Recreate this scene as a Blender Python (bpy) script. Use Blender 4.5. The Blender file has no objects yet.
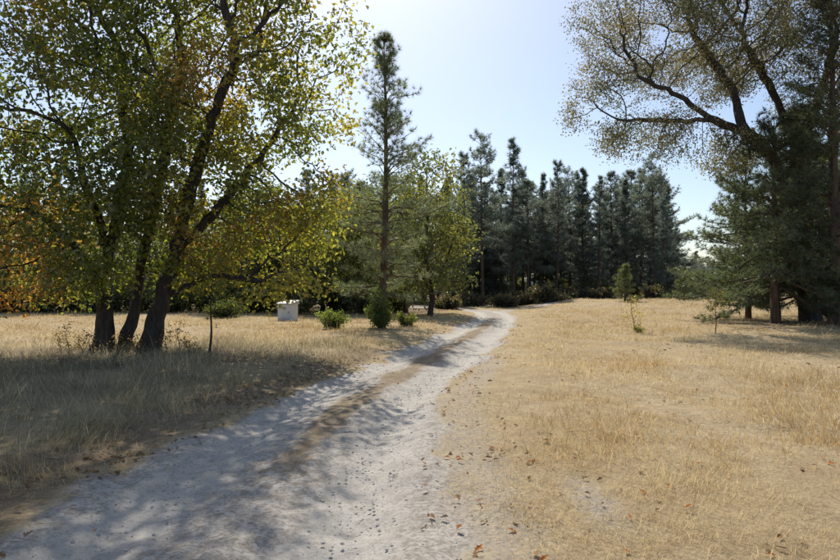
import bpy, math, random
import numpy as np
from mathutils import Vector, noise as mnoise
rng = np.random.default_rng(7); random.seed(7); np.random.seed(7)
F = 607.0; CX = 420.0; HY = 290.0; CAMZ = 1.6
def W(px, py, d):
    return np.array([(px-CX)/F*d, d, CAMZ+(HY-py)/F*d])

# ------------------------------------------------------------ utils
def ss(a, b, x):
    t = np.clip((x-a)/(b-a), 0, 1); return t*t*(3-2*t)
_tab = np.random.default_rng(3).random((256, 256))
def vn(x, y):
    x = np.asarray(x, float); y = np.asarray(y, float)
    xi = np.floor(x).astype(int); yi = np.floor(y).astype(int)
    fx = x-xi; fy = y-yi; fx = fx*fx*(3-2*fx); fy = fy*fy*(3-2*fy)
    g = lambda a, b: _tab[a & 255, b & 255]
    return (g(xi, yi)*(1-fx)+g(xi+1, yi)*fx)*(1-fy)+(g(xi, yi+1)*(1-fx)+g(xi+1, yi+1)*fx)*fy
def fbm(x, y, o=3):
    s = 0; a = .5; t = 0
    for i in range(o):
        s = s+a*vn(x*2**i+17*i, y*2**i+5*i); t += a; a *= .5
    return s/t
_ty = np.linspace(-40, 120, 1601)
_cx = np.interp(_ty, [-40, 3.6, 6.5, 8.8, 12, 16, 24, 32, 39, 45, 51, 60, 90], [-2.2, -1.25, -1.2, -0.95, -0.2, .7, 2.4, 3.9, 4.8, 4.8, 3.2, -2, -18])
_w = np.interp(_ty, [-40, 5, 9, 16, 24, 40, 90], [3.0, 2.9, 2.4, 2.5, 2.5, 2.4, 2.3])
k = np.exp(-np.linspace(-2.5, 2.5, 41)**2); k /= k.sum()
_cx = np.convolve(np.pad(_cx, 20, mode='edge'), k, 'valid'); _w = np.convolve(np.pad(_w, 20, mode='edge'), k, 'valid')
def road(x, y):
    off = x-np.interp(y, _ty, _cx); hw = np.interp(y, _ty, _w)/2
    return off, hw
def H(x, y):
    x = np.asarray(x, float); y = np.asarray(y, float)
    off, hw = road(x, y)
    e = np.abs(off)-hw
    z = 0.70*ss(28, 50, y)*ss(7, 15, x)*(1-ss(60, 110, y))
    z = z+0.10*ss(-.1, 1.4, e)*(1-ss(40, 60, y))
    z = z+(fbm(x*.12, y*.12)-.5)*.22*ss(0, 2.5, e)+(fbm(x*.9+9, y*.9)-.5)*.10
    z = z+(fbm(x*.45+31, y*.45)-.5)*.16*ss(.5, 3, off-hw)
    return z
def mesh(name, parts, parent=None, smooth=False, loc=None, link=True):
    vs = []; cols = []; nv = 0; loops = []; starts = []; mi = []; ls = 0; mats = []; sm = []
    for p in parts:
        v, f, c, m = p[:4]
        if m not in mats: mats.append(m)
        f = np.asarray(f, np.int64)
        if len(f) == 0: continue
        k_ = f.shape[1]
        vs.append(v)
        if c is None: c = np.ones((len(v), 3))*.5
        if c.shape[1] == 3: c = np.concatenate([c, np.ones((len(v), 1))], 1)
        cols.append(c)
        loops.append((f+nv).ravel()); starts.append(ls+np.arange(len(f))*k_)
        mi.append(np.full(len(f), mats.index(m))); sm.append(np.full(len(f), bool(p[4]) if len(p) > 4 else smooth))
        nv += len(v); ls += f.size
    vs = np.concatenate(vs); cols = np.concatenate(cols); loops = np.concatenate(loops); starts = np.concatenate(starts)
    mi = np.concatenate(mi); sm = np.concatenate(sm)
    me = bpy.data.meshes.new(name)
    me.vertices.add(len(vs)); me.vertices.foreach_set('co', vs.astype(np.float32).ravel())
    me.loops.add(len(loops)); me.loops.foreach_set('vertex_index', loops.astype(np.int32))
    me.polygons.add(len(starts)); me.polygons.foreach_set('loop_start', starts.astype(np.int32))
    me.polygons.foreach_set('material_index', mi.astype(np.int32))
    me.polygons.foreach_set('use_smooth', sm)
    for m in mats: me.materials.append(m)
    a = me.attributes.new('col', 'FLOAT_COLOR', 'POINT'); a.data.foreach_set('color', cols.astype(np.float32).ravel())
    me.update(calc_edges=True)
    ob = bpy.data.objects.new(name, me)
    if link: bpy.context.collection.objects.link(ob)
    if parent: ob.parent = parent
    if loc is not None: ob.location = loc
    return ob
def empty(name, loc=(0, 0, 0)):
    e = bpy.data.objects.new(name, None); e.location = loc; e.empty_display_size = .3
    bpy.context.collection.objects.link(e); return e
def nrm(v): return v/np.maximum(np.linalg.norm(v, axis=-1, keepdims=True), 1e-9)

# ------------------------------------------------------------ materials
def newmat(n):
    m = bpy.data.materials.new(n); m.use_nodes = True; t = m.node_tree; t.nodes.clear()
    o = t.nodes.new('ShaderNodeOutputMaterial'); return m, t, o
def N(t, ty, **kw):
    n = t.nodes.new(ty)
    for a, b in kw.items(): setattr(n, a, b)
    return n
def mixc(t, fac, a, b, bt='MIX'):
    n = t.nodes.new('ShaderNodeMix'); n.data_type = 'RGBA'; n.blend_type = bt
    for s, v in ((0, fac), (6, a), (7, b)):
        if isinstance(v, bpy.types.NodeSocket): t.links.new(v, n.inputs[s])
        elif s == 0: n.inputs[0].default_value = v
        else: n.inputs[s].default_value = (*v, 1) if len(v) == 3 else v
    return n.outputs[2]
def ramp(t, fac, stops):
    n = t.nodes.new('ShaderNodeValToRGB'); e = n.color_ramp.elements
    while len(e) < len(stops): e.new(.5)
    for el, (p, c) in zip(e, stops): el.position = p; el.color = (*c, 1) if hasattr(c, '__len__') else (c, c, c, 1)
    t.links.new(fac, n.inputs[0]); return n.outputs[0]
def nz(t, vec, sc, det=4, rough=.6, dist=0):
    n = N(t, 'ShaderNodeTexNoise'); n.inputs['Scale'].default_value = sc; n.inputs['Detail'].default_value = det
    n.inputs['Roughness'].default_value = rough; n.inputs['Distortion'].default_value = dist
    t.links.new(vec, n.inputs['Vector']); return n.outputs['Fac']
def foliage(name, tr=.5, tint=(2.2, 2.0, .9), gl=.06):
    m, t, o = newmat(name)
    a = N(t, 'ShaderNodeAttribute', attribute_name='col')
    d = N(t, 'ShaderNodeBsdfDiffuse'); t.links.new(a.outputs['Color'], d.inputs[0])
    tc = mixc(t, 1., a.outputs['Color'], tint, 'MULTIPLY')
    r = N(t, 'ShaderNodeBsdfTranslucent'); t.links.new(tc, r.inputs[0])
    mx = N(t, 'ShaderNodeMixShader'); mx.inputs[0].default_value = tr
    t.links.new(d.outputs[0], mx.inputs[1]); t.links.new(r.outputs[0], mx.inputs[2])
    if gl <= 0:
        t.links.new(mx.outputs[0], o.inputs[0]); return m
    g = N(t, 'ShaderNodeBsdfGlossy'); g.inputs['Roughness'].default_value = .45
    m2 = N(t, 'ShaderNodeMixShader'); m2.inputs[0].default_value = gl
    t.links.new(mx.outputs[0], m2.inputs[1]); t.links.new(g.outputs[0], m2.inputs[2])
    t.links.new(m2.outputs[0], o.inputs[0]); return m
M_leaf = foliage('oak_leaf', .55, (3.5, 3.15, 1.3), .06)
M_leafR = foliage('fine_oak_leaf', .5, (2.4, 2.25, 1.5), .05)
M_needle = foliage('pine_needle', .45, (2.6, 2.5, 1.6), .08)
M_far = foliage('hazed_far_needle', .45, (2.7, 2.7, 2.3), .03)
M_grass = foliage('dry_grass_blade', .42, (1.35, 1.28, 1.08), 0)
M_litter = foliage('fallen_leaf', .15, (1.3, 1.2, 1), 0)
def bark(name, c1, c2, sc=9):
    m, t, o = newmat(name)
    tc = N(t, 'ShaderNodeTexCoord'); mp = N(t, 'ShaderNodeMapping'); mp.inputs['Scale'].default_value = (1, 1, .22)
    t.links.new(tc.outputs['Object'], mp.inputs[0])
    f = nz(t, mp.outputs[0], sc, 6, .7, .4)
    b = N(t, 'ShaderNodeBsdfPrincipled'); b.inputs['Roughness'].default_value = .95
    t.links.new(ramp(t, f, [(.3, c1), (.7, c2)]), b.inputs['Base Color'])
    bu = N(t, 'ShaderNodeBump'); bu.inputs['Strength'].default_value = 1.; bu.inputs['Distance'].default_value = .05
    t.links.new(f, bu.inputs['Height']); t.links.new(bu.outputs[0], b.inputs['Normal'])
    t.links.new(b.outputs[0], o.inputs[0]); return m
M_bark = bark('oak_bark', (.018, .015, .013), (.085, .07, .06))
M_pbark = bark('pine_bark', (.04, .027, .02), (.19, .125, .085), 7)
def plain(name, c, r=.7, nsc=6, var=.25, bump=.1):
    m, t, o = newmat(name); tc = N(t, 'ShaderNodeTexCoord')
    f = nz(t, tc.outputs['Object'], nsc, 6)
    b = N(t, 'ShaderNodeBsdfPrincipled'); b.inputs['Roughness'].default_value = r
    t.links.new(ramp(t, f, [(.3, tuple(x*(1-var) for x in c)), (.7, c)]), b.inputs['Base Color'])
    bu = N(t, 'ShaderNodeBump'); bu.inputs['Strength'].default_value = bump; bu.inputs['Distance'].default_value = .01
    t.links.new(f, bu.inputs['Height']); t.links.new(bu.outputs[0], b.inputs['Normal'])
    t.links.new(b.outputs[0], o.inputs[0]); return m

def ground_mat():
    m, t, o = newmat('dry_ground')
    tc = N(t, 'ShaderNodeTexCoord'); P = tc.outputs['Object']
    a = N(t, 'ShaderNodeAttribute', attribute_name='col')   # R=dirt  G=litter/duff  B=strip A=wheel track
    sp = N(t, 'ShaderNodeSeparateColor'); t.links.new(a.outputs['Color'], sp.inputs[0])
    n1 = nz(t, P, .35, 4); n2 = nz(t, P, 3.5, 6, .7); n3 = nz(t, P, 28, 6, .75); n4 = nz(t, P, 120, 4, .7); n5 = nz(t, P, 9, 7, .75, .6)
    straw = ramp(t, n1, [(.3, (.45, .335, .18)), (.5, (.53, .41, .235)), (.7, (.57, .47, .295))])
    straw = mixc(t, ramp(t, n2, [(.35, 0.), (.65, .8)]), straw, (.33, .235, .13))
    straw = mixc(t, ramp(t, n3, [(.45, 0.), (.62, .6)]), straw, (.21, .15, .085))
    straw = mixc(t, ramp(t, n4, [(.5, 0.), (.7, .5)]), straw, (.62, .53, .35))
    dirt = ramp(t, n2, [(.3, (.50, .455, .39)), (.7, (.63, .585, .51))])
    dirt = mixc(t, ramp(t, n1, [(.4, 0.), (.65, .4)]), dirt, (.54, .48, .40))
    sub = mixc(t, ramp(t, n5, [(.46, 0.), (.58, .8)]), dirt, (.34, .285, .225))
    sub = mixc(t, ramp(t, n3, [(.47, 0.), (.60, .8)]), sub, (.25, .205, .16))
    dirt2 = mixc(t, ramp(t, n3, [(.51, 0.), (.62, .6)]), dirt, (.34, .30, .245))
    dirt2 = mixc(t, ramp(t, n5, [(.52, 0.), (.62, .55)]), dirt2, (.38, .335, .275))
    dirt = mixc(t, a.outputs['Alpha'], sub, dirt2)
    dirt = mixc(t, ramp(t, n4, [(.56, 0.), (.66, .7)]), dirt, (.23, .19, .15))
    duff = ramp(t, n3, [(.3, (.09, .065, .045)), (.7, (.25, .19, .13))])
    def thr(s, nA, w=.28):
        ad = N(t, 'ShaderNodeMath', operation='ADD'); t.links.new(s, ad.inputs[0])
        mu = N(t, 'ShaderNodeMath', operation='MULTIPLY_ADD'); mu.inputs[1].default_value = 1.5; mu.inputs[2].default_value = -.75
        t.links.new(nA, mu.inputs[0]); t.links.new(mu.outputs[0], ad.inputs[1])
        return ramp(t, ad.outputs[0], [(.5-w/2, 0.), (.5+w/2, 1.)])
    mxn = N(t, 'ShaderNodeMath', operation='MULTIPLY_ADD'); mxn.inputs[1].default_value = .5
    t.links.new(n3, mxn.inputs[0])
    hf = N(t, 'ShaderNodeMath', operation='MULTIPLY'); hf.inputs[1].default_value = .5; t.links.new(n5, hf.inputs[0]); t.links.new(hf.outputs[0], mxn.inputs[2])
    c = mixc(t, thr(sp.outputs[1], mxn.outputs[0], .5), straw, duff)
    c = mixc(t, thr(sp.outputs[0], mxn.outputs[0]), c, dirt)
    c = mixc(t, thr(sp.outputs[2], mxn.outputs[0], .3), c, mixc(t, n3, (.16, .11, .07), (.40, .31, .19)))
    b = N(t, 'ShaderNodeBsdfPrincipled'); b.inputs['Roughness'].default_value = 1.; b.inputs['Specular IOR Level'].default_value = .1
    t.links.new(c, b.inputs['Base Color'])
    s = N(t, 'ShaderNodeMath', operation='ADD'); t.links.new(n3, s.inputs[0])
    q = N(t, 'ShaderNodeMath', operation='MULTIPLY'); q.inputs[1].default_value = .35; t.links.new(n4, q.inputs[0]); t.links.new(q.outputs[0], s.inputs[1])
    s2 = N(t, 'ShaderNodeMath', operation='ADD'); t.links.new(s.outputs[0], s2.inputs[0]); t.links.new(n5, s2.inputs[1])
    bu = N(t, 'ShaderNodeBump'); bu.inputs['Strength'].default_value = .65; bu.inputs['Distance'].default_value = .035
    t.links.new(s2.outputs[0], bu.inputs['Height']); t.links.new(bu.outputs[0], b.inputs['Normal'])
    t.links.new(b.outputs[0], o.inputs[0]); return m
M_ground = ground_mat()

# ------------------------------------------------------------ masks + ground
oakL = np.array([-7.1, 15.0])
def masks(x, y, full=False):
    off, hw = road(x, y); e = np.abs(off)-hw
    dirt = 1-ss(-.35, .35, e+(fbm(x*1.3, y*1.3)-.5)*.9)
    dirt = np.maximum(dirt, .5*(1-ss(.1, .8, np.abs(off-hw-.3)))*(y < 14))
    dirt = np.maximum(dirt, .60*np.exp(-(((x-1.25)/.3)**2+((y-4.4)/1.0)**2)))
    bx = 4.8+np.maximum(y-43, 0)*.62
    br = (1-ss(.3, 1.3, np.abs(x-bx)/1.1))*ss(40, 45, y)*(1-ss(75, 85, y))
    dirt = np.maximum(dirt, .8*br)
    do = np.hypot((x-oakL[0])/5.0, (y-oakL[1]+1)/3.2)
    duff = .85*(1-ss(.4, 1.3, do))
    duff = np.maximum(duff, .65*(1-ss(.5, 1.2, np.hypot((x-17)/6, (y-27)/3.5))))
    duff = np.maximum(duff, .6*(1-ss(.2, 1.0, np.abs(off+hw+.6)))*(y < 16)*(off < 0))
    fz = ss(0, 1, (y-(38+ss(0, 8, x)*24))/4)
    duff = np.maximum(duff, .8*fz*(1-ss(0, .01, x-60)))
    strip = ss(.0, .3, .42+.25*(vn(y*.8, 3)-.5)-np.abs(off+.05+.2*(vn(y*.6, 9)-.5)))*ss(3.6, 6.2, y)*.64*(1-.4*ss(25, 40, y))
    if full:
        track = np.exp(-((np.abs(off+.08*np.sin(y*.7))-.78)/.36)**4)
        return dirt, duff, strip, track
    return dirt, duff, strip
def axis(a, b, near, lo, hi, g):
    xs = list(np.arange(lo, hi, near)); s = near; x = hi
    while x < b: xs.append(x); s *= g; x += s
    xs.append(b); s = near; x = lo-near; L = []
    while x > a: L.append(x); s *= g; x -= s
    L.append(a); return np.array(L[::-1]+xs)
def grid(X, Y, zf, name, keep=None):
    xx, yy = np.meshgrid(X, Y); x = xx.ravel(); y = yy.ravel()
    z = zf(x, y)
    nx = len(X); ii, jj = np.meshgrid(np.arange(nx-1), np.arange(len(Y)-1)); i = (jj*nx+ii).ravel()
    f = np.stack([i, i+1, i+nx+1, i+nx], 1)
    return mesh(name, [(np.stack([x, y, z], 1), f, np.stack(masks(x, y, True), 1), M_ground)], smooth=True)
def zg(x, y):
    off, hw = road(x, y); e = np.abs(off)-hw
    return H(x, y)-.09*ss(.0, .3, -e)*(1-ss(60, 68, y))*(y > -20)
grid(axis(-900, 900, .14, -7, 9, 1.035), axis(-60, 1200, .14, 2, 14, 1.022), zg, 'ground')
Yr = axis(-18, 66, .08, 2, 14, 1.02); Ur = np.linspace(-1.08, 1.08, 56)
uu, yy = np.meshgrid(Ur, Yr); hw = np.interp(yy, _ty, _w)/2; xx = np.interp(yy, _ty, _cx)+uu*hw
z = H(xx, yy)+.004
z = z-.07*np.exp(-((np.abs(uu*hw)-.78)/.28)**2)+.03*np.exp(-((uu*hw)/.3)**2)
z = z+(fbm(xx*4, yy*4, 4)-.5)*.06-.07*ss(.96, 1.08, np.abs(uu))
x = xx.ravel(); y = yy.ravel(); nx = len(Ur)
ii, jj = np.meshgrid(np.arange(nx-1), np.arange(len(Yr)-1)); i = (jj*nx+ii).ravel()
mesh('dirt_road', [(np.stack([x, y, z.ravel()], 1), np.stack([i, i+1, i+nx+1, i+nx], 1), np.stack(masks(x, y, True), 1), M_ground)], smooth=True)

# ------------------------------------------------------------ wood tubes
def tubes(P, par, R, sides=6):
    P = np.asarray(P); par = np.asarray(par); R = np.asarray(R); n = len(P)
    D = np.zeros((n, 3)); has = par >= 0
    D[has] = nrm(P[has]-P[par[has]]); D[~has] = (0, 0, 1)
    main = np.zeros(n, int)-1; best = np.zeros(n)
    for i in range(n):
        p = par[i]
        if p >= 0 and R[i] > best[p]: best[p] = R[i]; main[p] = i
    idx = np.where(has)[0]; pi = par[idx]
    ismain = (main[pi] == idx)
    d0 = np.where(ismain[:, None], D[pi], D[idx]); r0 = np.where(ismain, R[pi], np.minimum(R[pi], R[idx]*1.25))
    def ring(c, dd, r):
        ref = np.array([.31, .93, .2]); a = nrm(np.cross(dd, ref)); b = np.cross(dd, a)
        th = np.arange(sides)/sides*2*np.pi
        wob = 1+.16*np.sin(th[None]*2+c[:, 2:3]*1.7)+.10*np.sin(th[None]*3-c[:, 2:3]*3.1+c[:, :1]*2)
        rr = r[:, None]*wob
        return c[:, None]+rr[..., None]*(a[:, None]*np.cos(th)[None, :, None]+b[:, None]*np.sin(th)[None, :, None])
    A = ring(P[pi], d0, r0); B = ring(P[idx], D[idx], R[idx]); m = len(idx)
    V = np.concatenate([A, B], 1).reshape(-1, 3)
    k_ = np.arange(sides); k2 = (k_+1) % sides
    q = np.stack([k_, k2, k2+sides, k_+sides], 1)
    Fc = (np.arange(m)[:, None, None]*2*sides+q[None]).reshape(-1, 4)
    return V, Fc
def leafquads(C, dirs, ups, L, Wd, fold=.25):
    dirs = nrm(dirs); side = nrm(np.cross(dirs, ups)); up = np.cross(side, dirs)
    L = L[:, None]; Wd = Wd[:, None]
    v0 = C; v1 = C+dirs*L*.55+side*Wd*.5+up*Wd*fold; v2 = C+dirs*L-up*L*.12; v3 = C+dirs*L*.55-side*Wd*.5+up*Wd*fold
    V = np.stack([v0, v1, v2, v3], 1).reshape(-1, 3); i = np.arange(len(C))*4
    T = np.concatenate([np.stack([i, i+1, i+2], 1), np.stack([i, i+2, i+3], 1)]); return V, T
def lobed(C, dirs, ups, L, Wd, fold=.2):
    # lobed oak leaf: midrib fan with 3 lobes a side
    dirs = nrm(dirs); side = nrm(np.cross(dirs, ups)); up = np.cross(side, dirs)
    prof = [(0, 0), (.18, .45), (.30, .25), (.50, 1.0), (.62, .45), (.80, .8), (1.0, 0), (.80, -.8), (.62, -.45), (.50, -1.0), (.30, -.25), (.18, -.45)]
    V = []
    for a_, b_ in prof:
        b2 = b_*(1+.25*rng.normal(size=len(C)))
        V.append(C+dirs*(L*a_)[:, None]+side*(Wd*.5*b2)[:, None]+up*(Wd*np.abs(b2)*fold*(.3+1.2*rng.random(len(C)))-L*.15*a_*a_)[:, None])
    V = np.stack(V, 1).reshape(-1, 3); i = (np.arange(len(C))*12)[:, None, None]
    tri = np.array([[0, 2, 1], [2, 4, 3], [4, 6, 5], [0, 4, 2], [0, 6, 4], [0, 8, 6], [0, 10, 8], [0, 11, 10], [10, 9, 8], [8, 7, 6]])
    return V, (i+tri[None]).reshape(-1, 3)
def rv(n): return nrm(rng.normal(size=(n, 3)))

def colonize(stems, att, D=.28, kill=.42, iters=130, grav=0.0, cap=14000):
    pos = []; par = []
    for st in stems:
        st = np.asarray(st, float); start = -1
        seg = np.linalg.norm(np.diff(st, axis=0), axis=1); T = np.concatenate([[0], np.cumsum(seg)])
        n = max(2, int(T[-1]/D)); tt = np.linspace(0, T[-1], n+1)
        pts = np.stack([np.interp(tt, T, st[:, k_]) for k_ in range(3)], 1)
        for q in range(2):
            pts[1:-1] = (pts[:-2]+2*pts[1:-1]+pts[2:])/4
        pts[1:] += rng.normal(size=(n, 3))*.03
        first = 0
        if pos:
            dd = np.linalg.norm(np.array(pos)-pts[0], axis=1); j = int(dd.argmin())
            if dd[j] < .5 and pts[0][2] > .5: start = j; first = 1
        for q in range(first, n+1):
            pos.append(pts[q]); par.append(start if q == first else len(pos)-2)
    pos = np.array(pos); par = list(par)
    nd = np.full(len(att), 1e9); ni = np.zeros(len(att), int)
    def upd(new, base):
        nonlocal nd, ni
        d = ((att[:, None]-new[None])**2).sum(2); j = d.argmin(1); dm = np.sqrt(d[np.arange(len(att)), j])
        b = dm < nd; nd = np.where(b, dm, nd); ni = np.where(b, j+base, ni)
    upd(pos, 0)
    for it in range(iters):
        al = nd > kill; att = att[al]; nd = nd[al]; ni = ni[al]
        if len(att) < 5: break
        G = np.zeros((len(pos), 3)); np.add.at(G, ni, nrm(att-pos[ni]))
        u_ = np.unique(ni)
        d = nrm(nrm(G[u_])+rng.normal(size=(len(u_), 3))*.25+np.array([0, 0, grav]))
        new = pos[u_]+d*D
        base = len(pos); pos = np.concatenate([pos, new]); par += list(u_)
        upd(new, base)
        if len(pos) > cap: break
    return pos, np.array(par)
def radii(pos, par, r0=.005, ex=2.1, target=.15):
    n = len(pos); a = np.zeros(n); cnt = np.zeros(n)
    for i in range(n-1, -1, -1):
        if a[i] == 0: a[i] = r0**ex
        cnt[i] += 1
        if par[i] >= 0: a[par[i]] += a[i]; cnt[par[i]] += cnt[i]
    R = a**(1/ex); s = (target-r0)/(R.max()-r0)
    return r0+(R-r0)*s, cnt
def crown_pts(ells, n, gap=.0, sc=.6):
    out = []; wts = np.array([e[1][0]*e[1][1]*e[1][2]*(e[2] if len(e) > 2 else 1) for e in ells]); wts /= wts.sum()
    while len(out) < n:
        e = ells[rng.choice(len(ells), p=wts)]; v = rv(1)[0]*rng.random()**.42
        p = np.array(e[0])+v*np.array(e[1])
        if gap and mnoise.noise(Vector(p*sc)) < gap-.3+rng.random()*.15: continue
        out.append(p)
    return np.array(out)
def c3(a): return np.array(a, float)
STAT = []
def oak(name, loc, stems, ells, natt=1600, lpn=12, leaf=.11, target=.15, D=.28, kill=.42, colf=None, gap=.15, cthr=9, spread=.16, r0=.005, merged=False, mleaf=None, sc=.6, hmin=.8, sides=6):
    loc = np.array([loc[0], loc[1], float(H(loc[0], loc[1]))-.05])
    stems = [[np.array(p)-loc for p in s] for s in stems]; ells = [(np.array(e[0])-loc, *e[1:]) for e in ells]
    att = crown_pts(ells, natt, gap, sc)
    pos, par = colonize(stems, att, D, kill)
    R, cnt = radii(pos, par, r0=r0, target=target)
    R = R*(1+.6*np.exp(-np.maximum(pos[:, 2], 0)/.25))
    V, Fc = tubes(pos, par, R, sides)
    tw = np.where((cnt <= cthr) & (pos[:, 2] > hmin))[0]
    idx = np.repeat(tw, lpn); n = len(idx)
    dr = nrm(pos[idx]-pos[par[idx]])
    C = pos[idx]+rng.normal(size=(n, 3))*spread*np.array([1, 1, .8])
    dirs = nrm(dr*.5+rv(n)+np.array([0, 0, -.35])); ups = nrm(rv(n)*.8+np.array([0, 0, 1]))
    L = leaf*(.65+.7*rng.random(n)); LV, LT = leafquads(C, dirs, ups, L, L*.62)
    col = colf(C+loc, n); col = np.repeat(col, 4, 0)
    ml = mleaf or M_leaf
    STAT.append((name, len(pos), n))
    if merged: return mesh(name, [(V, Fc, None, M_bark, True), (LV, LT, col, ml)], link=False)
    e = empty(name, loc)
    mesh('trunk_and_limbs', [(V, Fc, None, M_bark, True)], parent=e); mesh('foliage', [(LV, LT, col, ml)], parent=e)
    return e
def n3(P, sc, off=0): return np.array([mnoise.noise(Vector((p[0]*sc+off, p[1]*sc, p[2]*sc))) for p in P])
def mixrow(a, b, t): t = np.clip(t, 0, 1)[:, None]; return a*(1-t)+b*t
def col_left(P, n):
    g = c3([.058, .082, .026]); yl = c3([.22, .21, .045]); orr = c3([.25, .135, .045])
    base = mixrow(np.tile(g, (n, 1)), np.tile(c3([.10, .13, .035]), (n, 1)), rng.random(n))
    ty = .20+n3(P, .6)*.9+(P[:, 0]+5)*.12+rng.normal(size=n)*.2
    base = mixrow(base, np.tile(yl, (n, 1)), ty)
    to = (n3(P, .5, 30)*1.3+.6*ss(4.5, 2.0, P[:, 2])*ss(-7.5, -9, P[:, 0])+.15*ss(-6, -9, P[:, 0])+rng.normal(size=n)*.3-.33)
    base = mixrow(base, np.tile(orr, (n, 1)), to)
    return base*(.6+.7*rng.random((n, 1)))

def S(*pts): return [W(a, b, c) for a, b, c in pts]
def E(px, py, dd, rx, ry, rz, w=1): return (W(px, py, dd), (rx, ry, rz), w)
oak('oak_tree', W(103, 355, 15)[:2],
    [S((103, 362, 15), (106, 300, 15), (108, 250, 14.9), (88, 190, 14.6), (70, 130, 14.4)),
     S((106, 300, 15), (112, 240, 15.4), (128, 160, 15.8), (120, 60, 16.2)),
     S((106, 285, 15), (70, 240, 14.5), (35, 215, 14))],
    [E(50, 120, 14.5, 2.9, 2.8, 2.5), E(115, 10, 15.5, 2.6, 2.6, 2.2), E(-40, 150, 15, 2.5, 2.5, 2.5), E(30, 262, 14, 2.4, 2, .95, 1.9), E(95, 205, 14, 2.2, 1.6, 1.3, 1.4), E(70, -70, 15, 3, 2.8, 2)],
    natt=3400, lpn=24, leaf=.12, target=.19, colf=col_left, D=.24, kill=.31, gap=.18, sc=.75, spread=.2, sides=9)
oak('oak_tree', W(140, 352, 15.2)[:2],
    [S((124, 360, 15.3), (134, 310, 15.2), (146, 240, 15.2), (163, 160, 15.4), (176, 80, 15.5)),
     S((148, 360, 15), (158, 310, 15), (176, 255, 14.8), (186, 200, 14.7), (205, 130, 14.5), (235, 60, 14.4)),
     S((178, 250, 14.8), (212, 215, 14.8), (250, 170, 15), (285, 120, 15.2)),
     S((162, 295, 14.95), (215, 275, 14.3), (260, 280, 14)),
     S((137, 300, 15.2), (150, 250, 15.6), (140, 190, 15.8), (150, 110, 16))],
    [E(205, 85, 15, 2.4, 2.5, 2.5), E(292, 115, 15.2, 1.75, 1.9, 2.2), E(235, -50, 15, 2.8, 2.6, 2.1), E(318, 40, 15, 1.1, 1.4, 1.4, .8), E(292, 287, 14, 1.25, 1.0, .42, 3), E(215, 215, 14.6, 2.3, 1.7, 1.2, 1.6), E(160, 150, 14, 1.9, 1.4, 1.7), E(220, 262, 15, 2.0, 1.6, .6, 2), E(150, -80, 15, 2.5, 2.5, 1.8), E(305, 215, 15, 1.3, 1.3, 1.2, 1.4)],
    natt=3900, lpn=23, leaf=.12, target=.20, colf=col_left, gap=.205, D=.24, kill=.31, sc=.75, spread=.2, sides=9)

def col_right(P, n):
    a = np.tile(c3([.17, .15, .09]), (n, 1)); b = np.tile(c3([.10, .105, .055]), (n, 1))
    return mixrow(a, b, .4+n3(P, .4)*1.3+rng.normal(size=n)*.25)*(.7+.6*rng.random((n, 1)))
oak('large_oak_tree', W(812, 325, 28)[:2],
    [S((812, 332, 28), (806, 280, 28), (797, 220, 27.8), (783, 175, 27.6), (770, 150, 27.4), (745, 130, 27), (715, 120, 26.6), (680, 95, 26.4), (640, 75, 26.2)),
     S((797, 220, 27.8), (800, 150, 28.4), (775, 90, 28.6), (745, 40, 28.8)),
     S((800, 150, 28.4), (825, 90, 28), (840, 30, 27.5)),
     S((745, 130, 27), (735, 90, 27.5), (700, 40, 27.5)),
     S((715, 120, 26.6), (670, 120, 26), (620, 118, 25.6))],
    [E(700, 45, 27.5, 4.2, 3.8, 2.6), E(602, 105, 26, 1.7, 2, 2.4, 1.7), E(635, 20, 27, 2.9, 3, 2.6, 1.3), E(668, 138, 26.5, 2.8, 2, 1.2, 2.2), E(790, 30, 28, 4.0, 3.8, 3.0, 1.3), E(850, 90, 28, 3.2, 3.4, 2.8, 1.2), E(760, -40, 28, 5, 4, 2.5), E(740, 150, 27, 2.2, 1.8, 1.2, 1.5), E(690, -60, 28, 4, 3, 2)],
    natt=8200, lpn=28, leaf=.095, target=.36, D=.28, kill=.33, colf=col_right, gap=.21, spread=.2, mleaf=M_leafR, cthr=10, sides=7)

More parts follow.
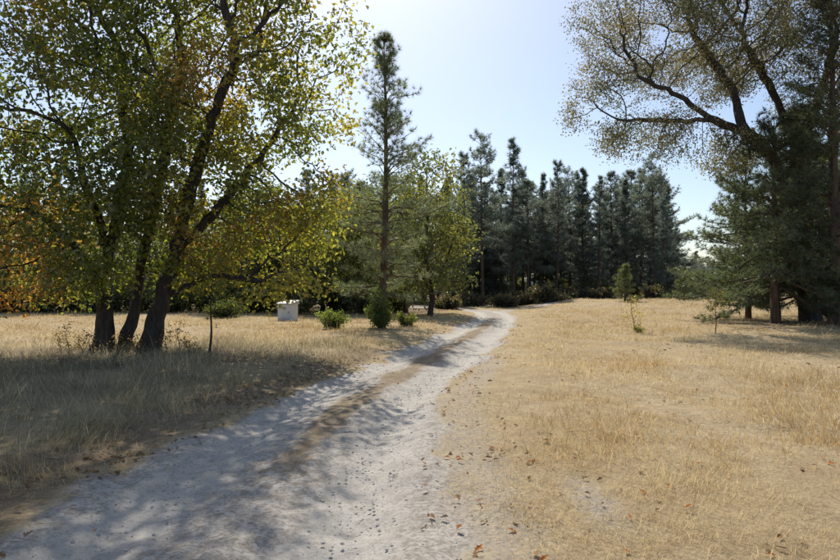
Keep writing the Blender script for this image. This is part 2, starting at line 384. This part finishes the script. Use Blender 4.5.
# ------------------------------------------------------------ pines
def pine_arrays(Hh, r, z0, lprof, nwh, nb, tufts, needles, nl, nw, col, bend=.1, subs=True, droop=.1, seed=0, jl=(.55, .6), wj=0.0, sub=.32):
    g = np.random.default_rng(seed)
    P = []; par = []; R = []
    n = max(12, int(Hh/.45)); b1, b2 = g.normal(size=2)*bend
    for i in range(n+1):
        t = i/n; P.append([b1*math.sin(t*2.6), b2*math.sin(t*2.1), t*Hh]); par.append(i-1); R.append(r*(1-t)**.8+.012+r*.3*math.exp(-t*Hh/.3))
    TP = []; TD = []
    for w in range(nwh):
        zz = z0+(Hh-z0)*((w+g.random()*.5)/nwh)**.95; t = (zz-z0)/(Hh-z0); wl = 1+wj*g.normal()
        for b in range(nb):
            az = g.random()*6.283; L = lprof(t)*(jl[0]+jl[1]*g.random())*max(.3, wl)
            if L < .1: L = .12
            elev = -.12+.75*t+g.normal()*.14; dz = np.array([math.cos(az)*math.cos(elev), math.sin(az)*math.cos(elev), math.sin(elev)])
            k0 = min(n, int(zz/Hh*n)); p = np.array([b1*math.sin(zz/Hh*2.6), b2*math.sin(zz/Hh*2.1), zz])
            ns = max(3, int(L/.3)); prev = k0; br = .008+.012*L; q = p.copy()
            for s in range(ns):
                u_ = (s+1)/ns; dd = dz+np.array([0, 0, -droop*math.sin(u_*3.1)+.35*u_*u_]) + g.normal(size=3)*.09
                dd /= np.linalg.norm(dd); q = q+dd*L/ns
                P.append(q.copy()); par.append(prev); R.append(br*(1-u_*.75)); prev = len(P)-1
                if u_ > .3:
                    TP.append(q.copy()); TD.append(dd)
                    if subs:
                        for sd in (-1, 1):
                            if g.random() < .85:
                                sl = L*sub*(1.15-u_)*(.6+.8*g.random())+.12
                                sv = np.array([-dd[1]*sd, dd[0]*sd, .25+g.normal()*.2])+dd*.9; sv /= np.linalg.norm(sv)
                                kk = max(1, int(sl/.22))
                                pv = prev; q2 = q.copy()
                                for c in range(kk):
                                    q2 = q2+sv*sl/kk+np.array([0, 0, .02]); P.append(q2.copy()); par.append(pv); R.append(.005); pv = len(P)-1
                                    TP.append(q2.copy()); TD.append(sv)
    TP.append(np.array(P[n])); TD.append(np.array([0, 0, 1.]))
    TP = np.repeat(np.array(TP), tufts, 0); TD = np.repeat(np.array(TD), tufts, 0)
    TP = TP+g.normal(size=TP.shape)*.05*tufts
    m = len(TP); C = np.repeat(TP, needles, 0); A = np.repeat(TD, needles, 0); K = len(C)
    dr = nrm(A*.55+nrm(g.normal(size=(K, 3)))+np.array([0, 0, .15])); sd = nrm(np.cross(dr, nrm(g.normal(size=(K, 3)))))
    L = nl*(.6+.6*g.random(K))[:, None]
    Vn = np.stack([C-sd*nw*.5, C+sd*nw*.5, C+dr*L], 1).reshape(-1, 3); Tn = np.arange(K*3).reshape(-1, 3)
    tc = np.array(col)[None]*(.6+.8*g.random((m, 1)))*np.array([1, 1, 1])+np.array([.03, .02, 0])*(g.random((m, 1)) < .12)
    cn = np.repeat(np.repeat(tc, needles, 0), 3, 0)
    V, Fc = tubes(P, par, R, 6)
    return V, Fc, Vn, Tn, cn
def pine(name, px, d_, Hh, r, z0, lprof, **kw):
    x_, y_ = W(px, 0, d_)[:2]; a = dict(nwh=30, nb=5, tufts=1, needles=18, nl=.2, nw=.011, col=(.075, .1, .04)); a.update(kw)
    V, Fc, Vn, Tn, cn = pine_arrays(Hh, r, z0, lprof, **a)
    e = empty(name, (x_, y_, float(H(x_, y_))-.05))
    mesh('trunk_and_branches', [(V, Fc, None, M_pbark, True)], parent=e); mesh('needles', [(Vn, Tn, cn, M_needle)], parent=e)
    STAT.append((name, len(Tn))); return e
pine('pine_tree', 381, 24, 11.5, .15, 1.3, lambda t: 2.35*(1-t)**.8*(.65+.35*min(1, t*6))+.15, nwh=32, nb=5, needles=28, seed=3, col=(.11, .135, .075), nl=.24, nw=.013, wj=.25)
DK = (.06, .08, .04)
pine('pine_tree', 775, 26, 8.8, .17, 1.6, lambda t: 3.5*(1-t)**.7+.2, nwh=22, nb=5, seed=5, droop=.5, needles=26, col=DK, nw=.022, nl=.26, wj=.2)
pine('pine_tree', 835, 25, 15, .25, 1.9, lambda t: 3.2*(1-t)**.7+.2, nwh=32, nb=5, seed=6, col=DK, nw=.022, nl=.26, needles=22)
pine('pine_tree', 802, 29, 10, .15, 1.2, lambda t: 3.4*(1-t)**.7+.2, nwh=28, nb=5, seed=8, col=DK, nw=.026, nl=.28, needles=22)
pine('pine_tree', 748, 31, 8.4, .12, 1.5, lambda t: 3.3*(1-t)**.7+.2, nwh=18, nb=5, seed=9, col=(.075, .095, .05), nw=.022, nl=.26, needles=22, wj=.3)
pine('pine_tree', 862, 30, 12, .2, 1, lambda t: 3.4*(1-t)**.7+.2, nwh=28, nb=5, seed=10, col=DK, nw=.026, nl=.28, needles=20)
pine('pine_tree', 822, 33, 9, .16, .8, lambda t: 3.4*(1-t)**.6+.2, nwh=26, nb=5, seed=14, col=DK, nw=.03, nl=.3, needles=20)
pine('young_pine_tree', 625, 47, 2.8, .06, .15, lambda t: 1.2*(1-t)**.9+.1, nwh=12, nb=5, seed=11, needles=22, nw=.02, col=(.10, .12, .05), wj=.3)
pine('young_pine_tree', 684, 52, 2.2, .05, .15, lambda t: .8*(1-t)**.8+.15, nwh=10, nb=5, seed=12, needles=20, nw=.02, col=(.08, .10, .04))

# ------------------------------------------------------------ distant forest (instances)
fvar = []
FC_HAZE = [(.115, .135, .12), (.105, .125, .11), (.12, .14, .12), (.11, .135, .125), (.10, .12, .105), (.118, .138, .115)]  # needle colours lightened and greyed, distance haze put into the base colour
for i in range(6):
    kw = dict(nwh=[26, 30, 24, 28, 32, 22][i], nb=[4, 5, 5, 4, 5, 4][i], tufts=1, needles=8, nl=.42, nw=.055, col=FC_HAZE[i], subs=True, sub=.38)
    L = [3.3, 2.8, 3.8, 2.6, 3.0, 3.4][i]; pw = [.8, .95, .75, .9, 1.0, .6][i]
    V, Fc, Vn, Tn, cn = pine_arrays(16., .17, [3.5, 2.0, 4.5, 3.0, 1.2, 5.5][i], (lambda L, pw: (lambda t: L*(1-t)**pw*(.5+.5*min(1, t*4))+.12))(L, pw), bend=.25, droop=.25, seed=40+i, wj=.28, jl=(.35, .8), **kw)
    fvar.append(mesh('conifer', [(V, Fc, None, M_pbark, True), (Vn, Tn, cn, M_far)], link=False).data); STAT.append(('far', len(Tn)))
fe = empty('distant_conifer_forest')
def inst(me, parent, x_, y_, s, sz=None, nm='conifer'):
    o = bpy.data.objects.new(nm, me); bpy.context.collection.objects.link(o); o.parent = parent
    o.location = (x_, y_, float(H(x_, y_))-.1); sz = sz or s; o.scale = (s, s, sz); o.rotation_euler = (random.uniform(-.02, .02), random.uniform(-.02, .02), random.random()*6.28)
tops = [(448, 180, 62), (460, 152, 66), (483, 134, 63), (500, 168, 70), (514, 140, 66), (528, 182, 66), (543, 178, 70), (556, 166, 66), (570, 174, 70), (584, 172, 68), (598, 182, 66), (612, 176, 70), (627, 184, 66), (640, 174, 68), (655, 160, 66), (668, 188, 68), (662, 205, 62), (678, 232, 70), (470, 174, 75)]
for k_, (px, ty, dd) in enumerate(tops):
    x_ = (px-CX)/F*dd; hh = CAMZ+(HY-ty)/F*dd
    s = hh/16; inst(fvar[(k_*5+1) % 6], fe, x_, dd, s*random.uniform(.85, 1.1), s)
for row in range(3):
    for k_ in range(24):
        px = 335+k_*14.4+random.uniform(-8, 8); dd = 73+row*8+random.uniform(-3, 3)
        if px > 674: continue
        ty = random.uniform(172, 235); hh = CAMZ+(HY-ty)/F*dd; s = hh/16
        inst(fvar[random.randrange(6)], fe, (px-CX)/F*dd, dd, s*random.uniform(.85, 1.2), s)
for k_ in range(34):
    px = -250+k_*17+random.uniform(-8, 8); dd = random.uniform(50, 66); hh = CAMZ+(HY-random.uniform(165, 230))/F*dd; s = hh/16
    if px > 350: continue
    inst(fvar[random.randrange(6)], fe, (px-CX)/F*dd, dd, s*random.uniform(.9, 1.2), s)
for k_ in range(16):
    px = 735+k_*16+random.uniform(-8, 8); dd = random.uniform(55, 75); hh = CAMZ+(HY-random.uniform(170, 235))/F*dd; s = hh/16
    inst(fvar[random.randrange(6)], fe, (px-CX)/F*dd, dd, s, s)
for k_ in range(16):
    px = 672+k_*5+random.uniform(-3, 3); dd = random.uniform(115, 160); hh = CAMZ+(HY-random.uniform(248, 268))/F*dd; s = hh/16
    inst(fvar[random.randrange(6)], fe, (px-CX)/F*dd, dd, s*1.5, s)

# mid distance oaks
def col_mid(P, n):
    a = np.tile(c3([.065, .08, .035]), (n, 1)); b = np.tile(c3([.13, .135, .045]), (n, 1))
    return mixrow(a, b, .3+n3(P, .5)*1.4+rng.normal(size=n)*.2)*(.7+.6*rng.random((n, 1)))
mo = []
for i in range(3):
    mo.append(oak('oak', (0, 100.), [[(0, 100, 0), (0.2, 100, 1.5), (-.3, 100.2, 3.5), (0, 100, 6)], [(0.2, 100, 1.5), (1.2, 100.5, 3), (1.8, 100, 5)], [(0.1, 100, 1.3), (-1.2, 99.5, 3), (-1.8, 100.3, 4.5)]],
      [((0, 100, 6.5), (2.3, 2.3, 2.6)), ((1.5+.3*i, 100.3, 4.5), (1.8, 1.8, 1.8)), ((-1.5, 99.8, 4.2-.3*i), (1.8, 1.8, 1.8)), ((0, 100, 2.0), (2.8, 2.4, 1.3), 1.4), ((.3-i*.3, 100, 8.4), (1.1, 1.1, 1.0))],
      natt=1100, lpn=18, leaf=.19, target=.13, D=.4, kill=.5, colf=col_mid, spread=.28, r0=.007, merged=True, gap=.13, hmin=.5).data)
def mid(px, dd, top, k_, w=1., name='oak_tree'):
    x_ = (px-CX)/F*dd; hh = CAMZ+(HY-top)/F*dd; s = hh/9.4
    o = bpy.data.objects.new(name, mo[k_ % 3]); bpy.context.collection.objects.link(o)
    o.location = (x_, dd, float(H(x_, dd))-.05); o.scale = (s*w, s*w, s); o.rotation_euler = (0, 0, random.random()*6)
for q in [(430, 36, 146, 0, .95), (405, 40, 170, 1, 1.1), (362, 42, 180, 2, 1.1), (322, 41, 185, 1, 1.2), (280, 43, 205, 0, 1.2), (236, 42, 190, 2, 1.2), (190, 44, 205, 1, 1.2), (140, 42, 200, 0, 1.2),
          (95, 43, 210, 2, 1.2), (50, 41, 205, 1, 1.2), (5, 42, 215, 0, 1.2), (-45, 41, 190, 2, 1.2), (-100, 42, 180, 1, 1.2), (262, 47, 175, 1, 1.3), (345, 48, 195, 0, 1.3)]: mid(*q)
ue = empty('forest_undergrowth')
for k_ in range(44):
    px = -60+k_*17+random.uniform(-6, 6); dd = random.uniform(94, 102); hh = random.uniform(4.5, 7); s = hh/9.4
    if px > 668: continue
    inst(mo[k_ % 3], ue, (px-CX)/F*dd, dd, s*1.6, s, 'undergrowth')
for k_ in range(26):
    px = 455+k_*8.4+random.uniform(-4, 4); dd = random.uniform(70, 84); s = random.uniform(1.5, 3.2)/9.4
    inst(mo[k_ % 3], ue, (px-CX)/F*dd, dd, s*1.8, s, 'undergrowth')
for k_ in range(12):
    px = 672+k_*9+random.uniform(-4, 4); dd = random.uniform(74, 90); s = random.uniform(1.8, 3.0)/9.4
    inst(mo[k_ % 3], ue, (px-CX)/F*dd, dd, s*2.2, s, 'undergrowth')

# ------------------------------------------------------------ shrubs
def shrub(name, px, dd, rx, hh, n, leaf, col, stems=14, zmin=.05, yr=None, mat=None):
    x_, y_ = W(px, 0, dd)[:2]; yr = yr or rx*.8
    P = []; par = []; R = []; tips = []
    for s in range(stems):
        az = random.random()*6.283; rr = random.random()**.6
        end = np.array([math.cos(az)*rx*rr*.85, math.sin(az)*yr*rr*.85, hh*(.45+.55*random.random())*(1-.45*rr*rr)])
        P.append(np.array([end[0]*.12, end[1]*.12, -.05])); par.append(-1); R.append(.014)
        for k_ in range(1, 7):
            t = k_/6; p = np.array([end[0]*(.12+.88*t**1.2), end[1]*(.12+.88*t**1.2), end[2]*t])+np.random.normal(size=3)*.02
            P.append(p); par.append(len(P)-2); R.append(.014*(1-t)+.003)
            if t > .3 or hh < 1: tips.append(p)
    tips = np.array(tips); idx = rng.integers(0, len(tips), n)
    C = tips[idx]+rng.normal(size=(n, 3))*np.array([.15, .15, .12])*max(rx, hh*.5)*.9; C[:, 2] = np.maximum(C[:, 2], zmin*hh)
    L = leaf*(.6+.8*rng.random(n)); LV, LT = leafquads(C, rv(n)+np.array([0, 0, .3]), nrm(rv(n)+np.array([0, 0, .8])), L, L*.55)
    cc = np.repeat(np.array(col)[None]*(.5+rng.random((n, 1)))*(1+.25*rng.normal(size=(n, 3))*np.array([1, .3, .3])).clip(.4, 2), 4, 0)
    V, Fc = tubes(P, par, R, 5)
    e = empty(name, (x_, y_, float(H(x_, y_))))
    mesh('stems', [(V, Fc, None, M_bark, True)], parent=e); mesh('foliage', [(LV, LT, cc, mat or M_leaf)], parent=e); return e
shrub('green_shrub', 332, 24, .8, .8, 3000, .08, (.10, .13, .045), 9)
shrub('green_shrub', 380, 23.3, .65, 1.5, 3900, .09, (.09, .125, .04), 13)
shrub('green_shrub', 407, 24.5, .5, .75, 1700, .08, (.11, .13, .045), 8)
shrub('green_shrub', 225, 33, 1.3, 1.0, 3000, .11, (.06, .075, .03))
for px, dd, rx, hh in [(505, 54, 1.6, 1.1), (522, 57, 1.8, 1.5), (545, 55, 2.2, 1.7), (567, 58, 1.5, 1.2), (585, 60, 1.6, 1.0), (650, 58, 1.8, 1.2), (470, 58, 2, 1.6), (448, 50, 1.6, 1.2), (604, 60, 1.5, .8)]:
    shrub('dark_brush', px, dd, rx, hh, 2200, .22, (.065, .06, .045), 10)
for k_ in range(15):
    px = -60+k_*33+random.uniform(-8, 8); shrub('understory_shrub', px, 40+random.uniform(-1.5, 2), 2.0, random.uniform(1.2, 2.8), 2400, .22, random.choice([(.08, .095, .04), (.10, .10, .045), (.07, .08, .04)]), 12)
shrub('low_green_plant', 638, 22, .3, .3, 300, .07, (.14, .14, .04), 9)
def sapling(name, px, dd, hh, n, col, lean=.1, r=.02, leaf=.08, spread=.1, zlo=.25, nb=9):
    x_, y_ = W(px, 0, dd)[:2]; P = []; par = []; R = []; tips = []
    for k_ in range(11):
        t = k_/10; P.append(np.array([lean*t+.03*math.sin(t*7), .03*math.cos(t*5), hh*t-.03])); par.append(k_-1); R.append(r*(1-t*.8))
    for b in range(nb):
        k0 = int(10*(zlo+(1-zlo)*b/nb)); az = random.random()*6.28; L = hh*.28*(1.2-k0/10)+.05; prev = k0
        for q in range(1, 4):
            p = P[k0]+np.array([math.cos(az)*L*q/3, math.sin(az)*L*q/3, L*.7*q/3]); P.append(p); par.append(prev); R.append(r*.35*(1-q/4)); prev = len(P)-1; tips.append(p)
    tips = np.array(tips+[P[10]]); C = tips[rng.integers(0, len(tips), n)]+rng.normal(size=(n, 3))*spread
    L = leaf*(.6+.8*rng.random(n)); LV, LT = leafquads(C, rv(n), nrm(rv(n)+np.array([0, 0, .8])), L, L*.6)
    cc = np.repeat(np.array(col)[None]*(.5+rng.random((n, 1))), 4, 0); V, Fc = tubes(P, par, R, 6)
    e = empty(name, (x_, y_, float(H(x_, y_)))); mesh('stem', [(V, Fc, None, M_bark, True)], parent=e); mesh('foliage', [(LV, LT, cc, M_leaf)], parent=e)
sapling('oak_sapling', 209, 14, 2.0, 260, (.09, .11, .03), lean=.12, r=.03, leaf=.09, spread=.2, zlo=.6)
sapling('oak_sapling', 634, 22, 1.25, 190, (.20, .17, .05), lean=-.12, r=.014, spread=.08, leaf=.065)
sapling('oak_sapling', 715, 20.5, 1.5, 200, (.13, .12, .04), lean=.02, r=.016, spread=.07, leaf=.07, zlo=.4)
for px, dd, hh in [(68, 14.5, .75), (92, 13.8, .6), (82, 14.6, .5), (118, 14.2, .55), (165, 14.3, .5), (178, 14.6, .7), (60, 15, .5), (135, 13.9, .45), (190, 13.5, .4)]:
    sapling('dry_weed', px, dd, hh, 110, (.12, .09, .055), lean=random.uniform(-.08, .08), r=.011, spread=.06, leaf=.05, zlo=.15, nb=13)

# ------------------------------------------------------------ utility box
def box(x0, x1, y0, y1, z0, z1, z1b=None):
    z1b = z1 if z1b is None else z1b
    v = np.array([[x0, y0, z0], [x1, y0, z0], [x1, y1, z0], [x0, y1, z0], [x0, y0, z1], [x1, y0, z1], [x1, y1, z1b], [x0, y1, z1b]], float)
    return v, np.array([[0, 3, 2, 1], [4, 5, 6, 7], [0, 1, 5, 4], [1, 2, 6, 5], [2, 3, 7, 6], [3, 0, 4, 7]])
M_wh = plain('white_painted_metal', (.66, .68, .71), .6, 5, .15); M_rf = plain('galvanised_lid', (.5, .5, .48), .6); M_cc = plain('concrete_pad', (.35, .34, .32), .9); M_dk = plain('dark_gap', (.05, .05, .05), .8)
e = empty('pump_house_box', (W(288, 0, 30)[0], 30, float(H(W(288, 0, 30)[0], 30)))); e.rotation_euler = (0, 0, math.radians(-14))
def part(n_, b, m):
    o = mesh(n_, [(b[0], b[1], None, m)], parent=e); md = o.modifiers.new('b', 'BEVEL'); md.width = .008; md.segments = 2; return o
part('pad', box(-.5, .5, -.45, .45, -.1, .05), M_cc); part('body', box(-.38, .38, -.34, .34, .05, .84, .98), M_wh)
part('lid', box(-.43, .43, -.41, .41, .85, .90, 1.05), M_rf)
part('door', box(-.28, .28, -.355, -.341, .13, .76), M_wh); part('handle', box(.2, .22, -.38, -.356, .42, .52), M_dk)
for q in range(4): part('louvre_%d' % q, box(-.15, .08, -.362, -.356, .60+q*.035, .615+q*.035), M_dk)

# ------------------------------------------------------------ grass
def blades(n_t, per, dlo, dhi, hfun, colfun, name, keepf, ang=.86, clump=.05):
    u_ = rng.random(n_t); a, b = math.sqrt(dlo), math.sqrt(dhi); dd = (a+u_*(b-a))**2; th = (rng.random(n_t)-.5)*2*ang
    x_ = dd*np.sin(th); y_ = dd*np.cos(th)
    k_ = keepf(x_, y_) > rng.random(n_t); x_ = x_[k_]; y_ = y_[k_]; dd = dd[k_]
    th_ = np.repeat(.5+rng.random(len(x_))**2*1.3, per)
    X = np.repeat(x_, per); Y = np.repeat(y_, per); Dd = np.repeat(dd, per); n = len(X)
    cs = clump*(1+Dd/12); ox = rng.normal(size=n); oy = rng.normal(size=n); X = X+ox*cs; Y = Y+oy*cs
    Z = H(X, Y)-.015
    Hh = hfun(X, Y)*(.35+.9*rng.random(n))*th_; wd = (.001+.00045*Dd)*(.7+.6*rng.random(n))
    ln = np.stack([ox, oy], 1)*.25+rng.normal(size=(n, 2))*.5
    ln += np.stack([vn(X*.8, Y*.8)-.5, vn(X*.8+40, Y*.8)-.5], 1)*1.2
    fa = rng.random(n)*np.pi; sx = np.cos(fa)*wd*.5; sy = np.sin(fa)*wd*.5
    B = np.stack([X, Y, Z], 1); Sv = np.stack([sx, sy, 0*sx], 1)
    lm = np.minimum(1, np.hypot(ln[:, 0], ln[:, 1])*.8)
    Mi = B+np.stack([ln[:, 0]*Hh*.4, ln[:, 1]*Hh*.4, Hh*(.6-.15*lm)], 1); Tp = B+np.stack([ln[:, 0]*Hh*1.15, ln[:, 1]*Hh*1.15, Hh*(1.05-.6*lm)], 1)
    V = np.stack([B-Sv, B+Sv, Mi+Sv*.75, Mi-Sv*.75, Tp], 1).reshape(-1, 3); i = np.arange(n)*5
    T = np.concatenate([np.stack([i, i+1, i+2], 1), np.stack([i, i+2, i+3], 1), np.stack([i+3, i+2, i+4], 1)])
    c = np.repeat(colfun(X, Y, n), 5, 0)
    STAT.append((name, n)); return mesh(name, [(V, T, c, M_grass)])
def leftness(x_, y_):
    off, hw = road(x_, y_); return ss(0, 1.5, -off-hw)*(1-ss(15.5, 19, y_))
def keep(x_, y_):
    off, hw = road(x_, y_); e_ = np.abs(off)-hw; dirt, duff, strip = masks(x_, y_)
    k_ = ss(-.15, .5, e_+(fbm(x_*1.5, y_*1.5)-.5)*1.1)
    k_ = k_*(1-.8*ss(.4, .8, dirt))
    k_ = k_*(.3+.7*ss(.34, .5, fbm(x_*.9+5, y_*.9)))*(.35+.65*ss(.28, .5, vn(x_*3+7, y_*3)))
    k_ = k_*(1-.55*duff*(x_ > -1)-.25*duff*(x_ < -1))
    k_ = np.maximum(k_, .55*(strip > .3)*(vn(x_*3, y_*3) > .4))
    return k_*(1-ss(45, 60, y_)*(x_ < 8))
def hf(x_, y_):
    l = leftness(x_, y_); r_ = .04+.20*fbm(x_*.6+3, y_*.6)**1.5
    off, hw = road(x_, y_); e_ = np.abs(off)-hw
    r_ = r_*(.45+.55*ss(0, 2, e_))
    return r_*(1-l)+l*(.10+.34*fbm(x_*.6, y_*.6))
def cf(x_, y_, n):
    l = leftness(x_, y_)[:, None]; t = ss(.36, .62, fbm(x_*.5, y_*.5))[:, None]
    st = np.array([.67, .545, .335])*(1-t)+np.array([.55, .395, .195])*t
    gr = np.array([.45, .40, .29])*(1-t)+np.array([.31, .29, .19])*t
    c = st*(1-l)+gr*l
    pale = rng.random((n, 1)) < .2; c = np.where(pale, np.array([.72, .62, .43]), c)
    return c*(.5+.7*rng.random((n, 1)))
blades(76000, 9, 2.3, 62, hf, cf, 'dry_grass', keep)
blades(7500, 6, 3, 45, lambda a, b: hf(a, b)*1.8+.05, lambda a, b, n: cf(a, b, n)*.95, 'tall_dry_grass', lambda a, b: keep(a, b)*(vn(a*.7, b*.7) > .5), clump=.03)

# ------------------------------------------------------------ fallen leaves, pebbles, twigs
def litter():
    n = 90000; dd = (math.sqrt(2.4)+rng.random(n)*(math.sqrt(30)-math.sqrt(2.4)))**2; th = (rng.random(n)-.5)*1.7
    x_ = dd*np.sin(th); y_ = dd*np.cos(th); off, hw = road(x_, y_); dirt, duff, strip = masks(x_, y_)
    p = .05+.9*(duff > .3)*duff+.7*(strip > .25)+.2*np.exp(-((off-hw-.2)/.4)**2)+.45*np.exp(-((off+hw+.3)/.5)**2)
    p *= .2+1.2*(fbm(x_*1.4, y_*1.4) > .5); inr = np.abs(off) < hw*.85; p *= np.where(inr, np.where(strip > .25, 1, .15), 1)
    k_ = rng.random(n) < p*.5; x_ = x_[k_]; y_ = y_[k_]; n = len(x_); dd = dd[k_]; inr = inr[k_]
    C = np.stack([x_, y_, H(x_, y_)+.014+rng.random(n)*.015-.02*inr], 1)
    dirs = rv(n)*np.array([1, 1, .25]); ups = nrm(rv(n)*.5+np.array([0, 0, 1])); L = .05*(.3+1.1*rng.random(n)**1.5)*(1+dd/30)*np.where(inr, .5, 1)
    V, T = lobed(C, dirs, ups, L, L*.62)
    t = rng.random((n, 1)); c = np.where(t < .5, np.array([.24, .155, .085]), np.where(t < .85, np.array([.33, .20, .10]), np.array([.42, .32, .20])))*(.6+.7*rng.random((n, 1)))
    br = (off[k_] > hw[k_])[:, None] & (rng.random((n, 1)) < .3); c = np.where(br, np.array([.50, .20, .07]), c)
    mesh('fallen_leaves', [(V, T, np.repeat(c, 12, 0), M_litter)]); STAT.append(('litter', n))
litter()
M_peb = plain('pebble', (.50, .46, .40), .9, 30, .4)
def pebbles():
    t = (1+5**.5)/2
    iv = nrm(np.array([[-1, t, 0], [1, t, 0], [-1, -t, 0], [1, -t, 0], [0, -1, t], [0, 1, t], [0, -1, -t], [0, 1, -t], [t, 0, -1], [t, 0, 1], [-t, 0, -1], [-t, 0, 1]], float))
    fi = np.array([[0, 11, 5], [0, 5, 1], [0, 1, 7], [0, 7, 10], [0, 10, 11], [1, 5, 9], [5, 11, 4], [11, 10, 2], [10, 7, 6], [7, 1, 8], [3, 9, 4], [3, 4, 2], [3, 2, 6], [3, 6, 8], [3, 8, 9], [4, 9, 5], [2, 4, 11], [6, 2, 10], [8, 6, 7], [9, 8, 1]])
    n = 9000; dd = (math.sqrt(2.4)+rng.random(n)*(math.sqrt(16)-math.sqrt(2.4)))**2; y_ = dd
    off = rng.normal(size=n)*1.05; x_ = np.interp(y_, _ty, _cx)+off
    s = .003+.011*rng.random(n)**5
    rr = s[:, None, None]*(.7+.6*rng.random((n, 12, 1)))*np.array([1.2, 1, .7]); V = np.stack([x_, y_, H(x_, y_)-.015], 1)[:, None]+iv[None]*rr
    mesh('pebbles', [(V.reshape(-1, 3), (np.arange(n)[:, None, None]*12+fi[None]).reshape(-1, 3), None, M_peb)])
pebbles()
def twigs():
    P = []; par = []; R = []
    for k_ in range(200):
        y_ = random.uniform(2.6, 18); off = random.uniform(-7, -1.5); x_ = float(np.interp(y_, _ty, _cx))+off
        a = random.random()*6.28; L = random.uniform(.08, .35)
        for q in range(4):
            a += random.uniform(-.5, .5)
            if q: x_ += math.cos(a)*L/3; y_ += math.sin(a)*L/3
            P.append([x_, y_, float(H(x_, y_))+.01+random.random()*.015]); par.append(-1 if q == 0 else len(P)-2); R.append(.004*(1-q*.2))
    V, Fc = tubes(P, par, R, 5); mesh('fallen_twigs', [(V, Fc, None, M_bark, True)])
twigs()

# ------------------------------------------------------------ hills
def hill(name, cx_, cy, rx, ry, hh, c, sd):
    U = np.linspace(-1, 1, 90); uu, vv = np.meshgrid(U, U); r_ = np.hypot(uu, vv)
    z = hh*np.clip(1-r_**2, 0, 1)**1.3*(.6+.8*fbm(uu*3+sd, vv*3))+(vn(uu*60, vv*60)-.3)*hh*.12*(r_ < .95)-.5
    x_ = cx_+uu*rx; y_ = cy+vv*ry; i2, j2 = np.meshgrid(np.arange(89), np.arange(89)); i = (j2*90+i2).ravel()
    m = plain(name+'_hazed_cover', c, 1., .15, .35, .3)  # bluish hill colour, aerial haze put into the cover
    mesh(name, [(np.stack([x_.ravel(), y_.ravel(), z.ravel()], 1), np.stack([i, i+1, i+91, i+90], 1), None, m)], smooth=True)
hill('distant_hill', 330, 640, 330, 120, 22, (.12, .15, .17), 1)
hill('distant_hill', -250, 700, 420, 130, 26, (.12, .15, .17), 7)

# ------------------------------------------------------------ light, sky, camera
EL = math.radians(47); AZ = math.radians(-9)   # azimuth from +Y, negative = left
sd = Vector((math.sin(AZ)*math.cos(EL), math.cos(AZ)*math.cos(EL), math.sin(EL)))
l = bpy.data.lights.new('sun', 'SUN'); l.energy = 5; l.angle = math.radians(.5); l.color = (1, .955, .88)
lo = bpy.data.objects.new('sun', l); bpy.context.collection.objects.link(lo); lo.rotation_euler = sd.to_track_quat('Z', 'Y').to_euler(); lo.location = (0, 0, 30)
w = bpy.data.worlds.new('World'); bpy.context.scene.world = w; w.use_nodes = True; t = w.node_tree
sk = t.nodes.new('ShaderNodeTexSky'); sk.sky_type = 'NISHITA'; sk.sun_disc = False; sk.sun_elevation = EL; sk.sun_rotation = AZ
sk.air_density = 1.0; sk.dust_density = 1.4; sk.ozone_density = 1.3; sk.altitude = 300
t.links.new(sk.outputs[0], t.nodes['Background'].inputs[0]); t.nodes['Background'].inputs[1].default_value = .14
cam = bpy.data.cameras.new('camera'); cam.lens = 36*F/840; cam.sensor_width = 36; cam.clip_end = 3000; cam.clip_start = .05
co = bpy.data.objects.new('camera', cam); bpy.context.collection.objects.link(co); co.location = (0, 0, CAMZ)
co.rotation_euler = (math.radians(90)+math.atan((HY-280)/F), 0, 0)
sc = bpy.context.scene; sc.camera = co
sc.view_settings.view_transform = 'Standard'; sc.view_settings.look = 'None'; sc.view_settings.exposure = 0
print(STAT)
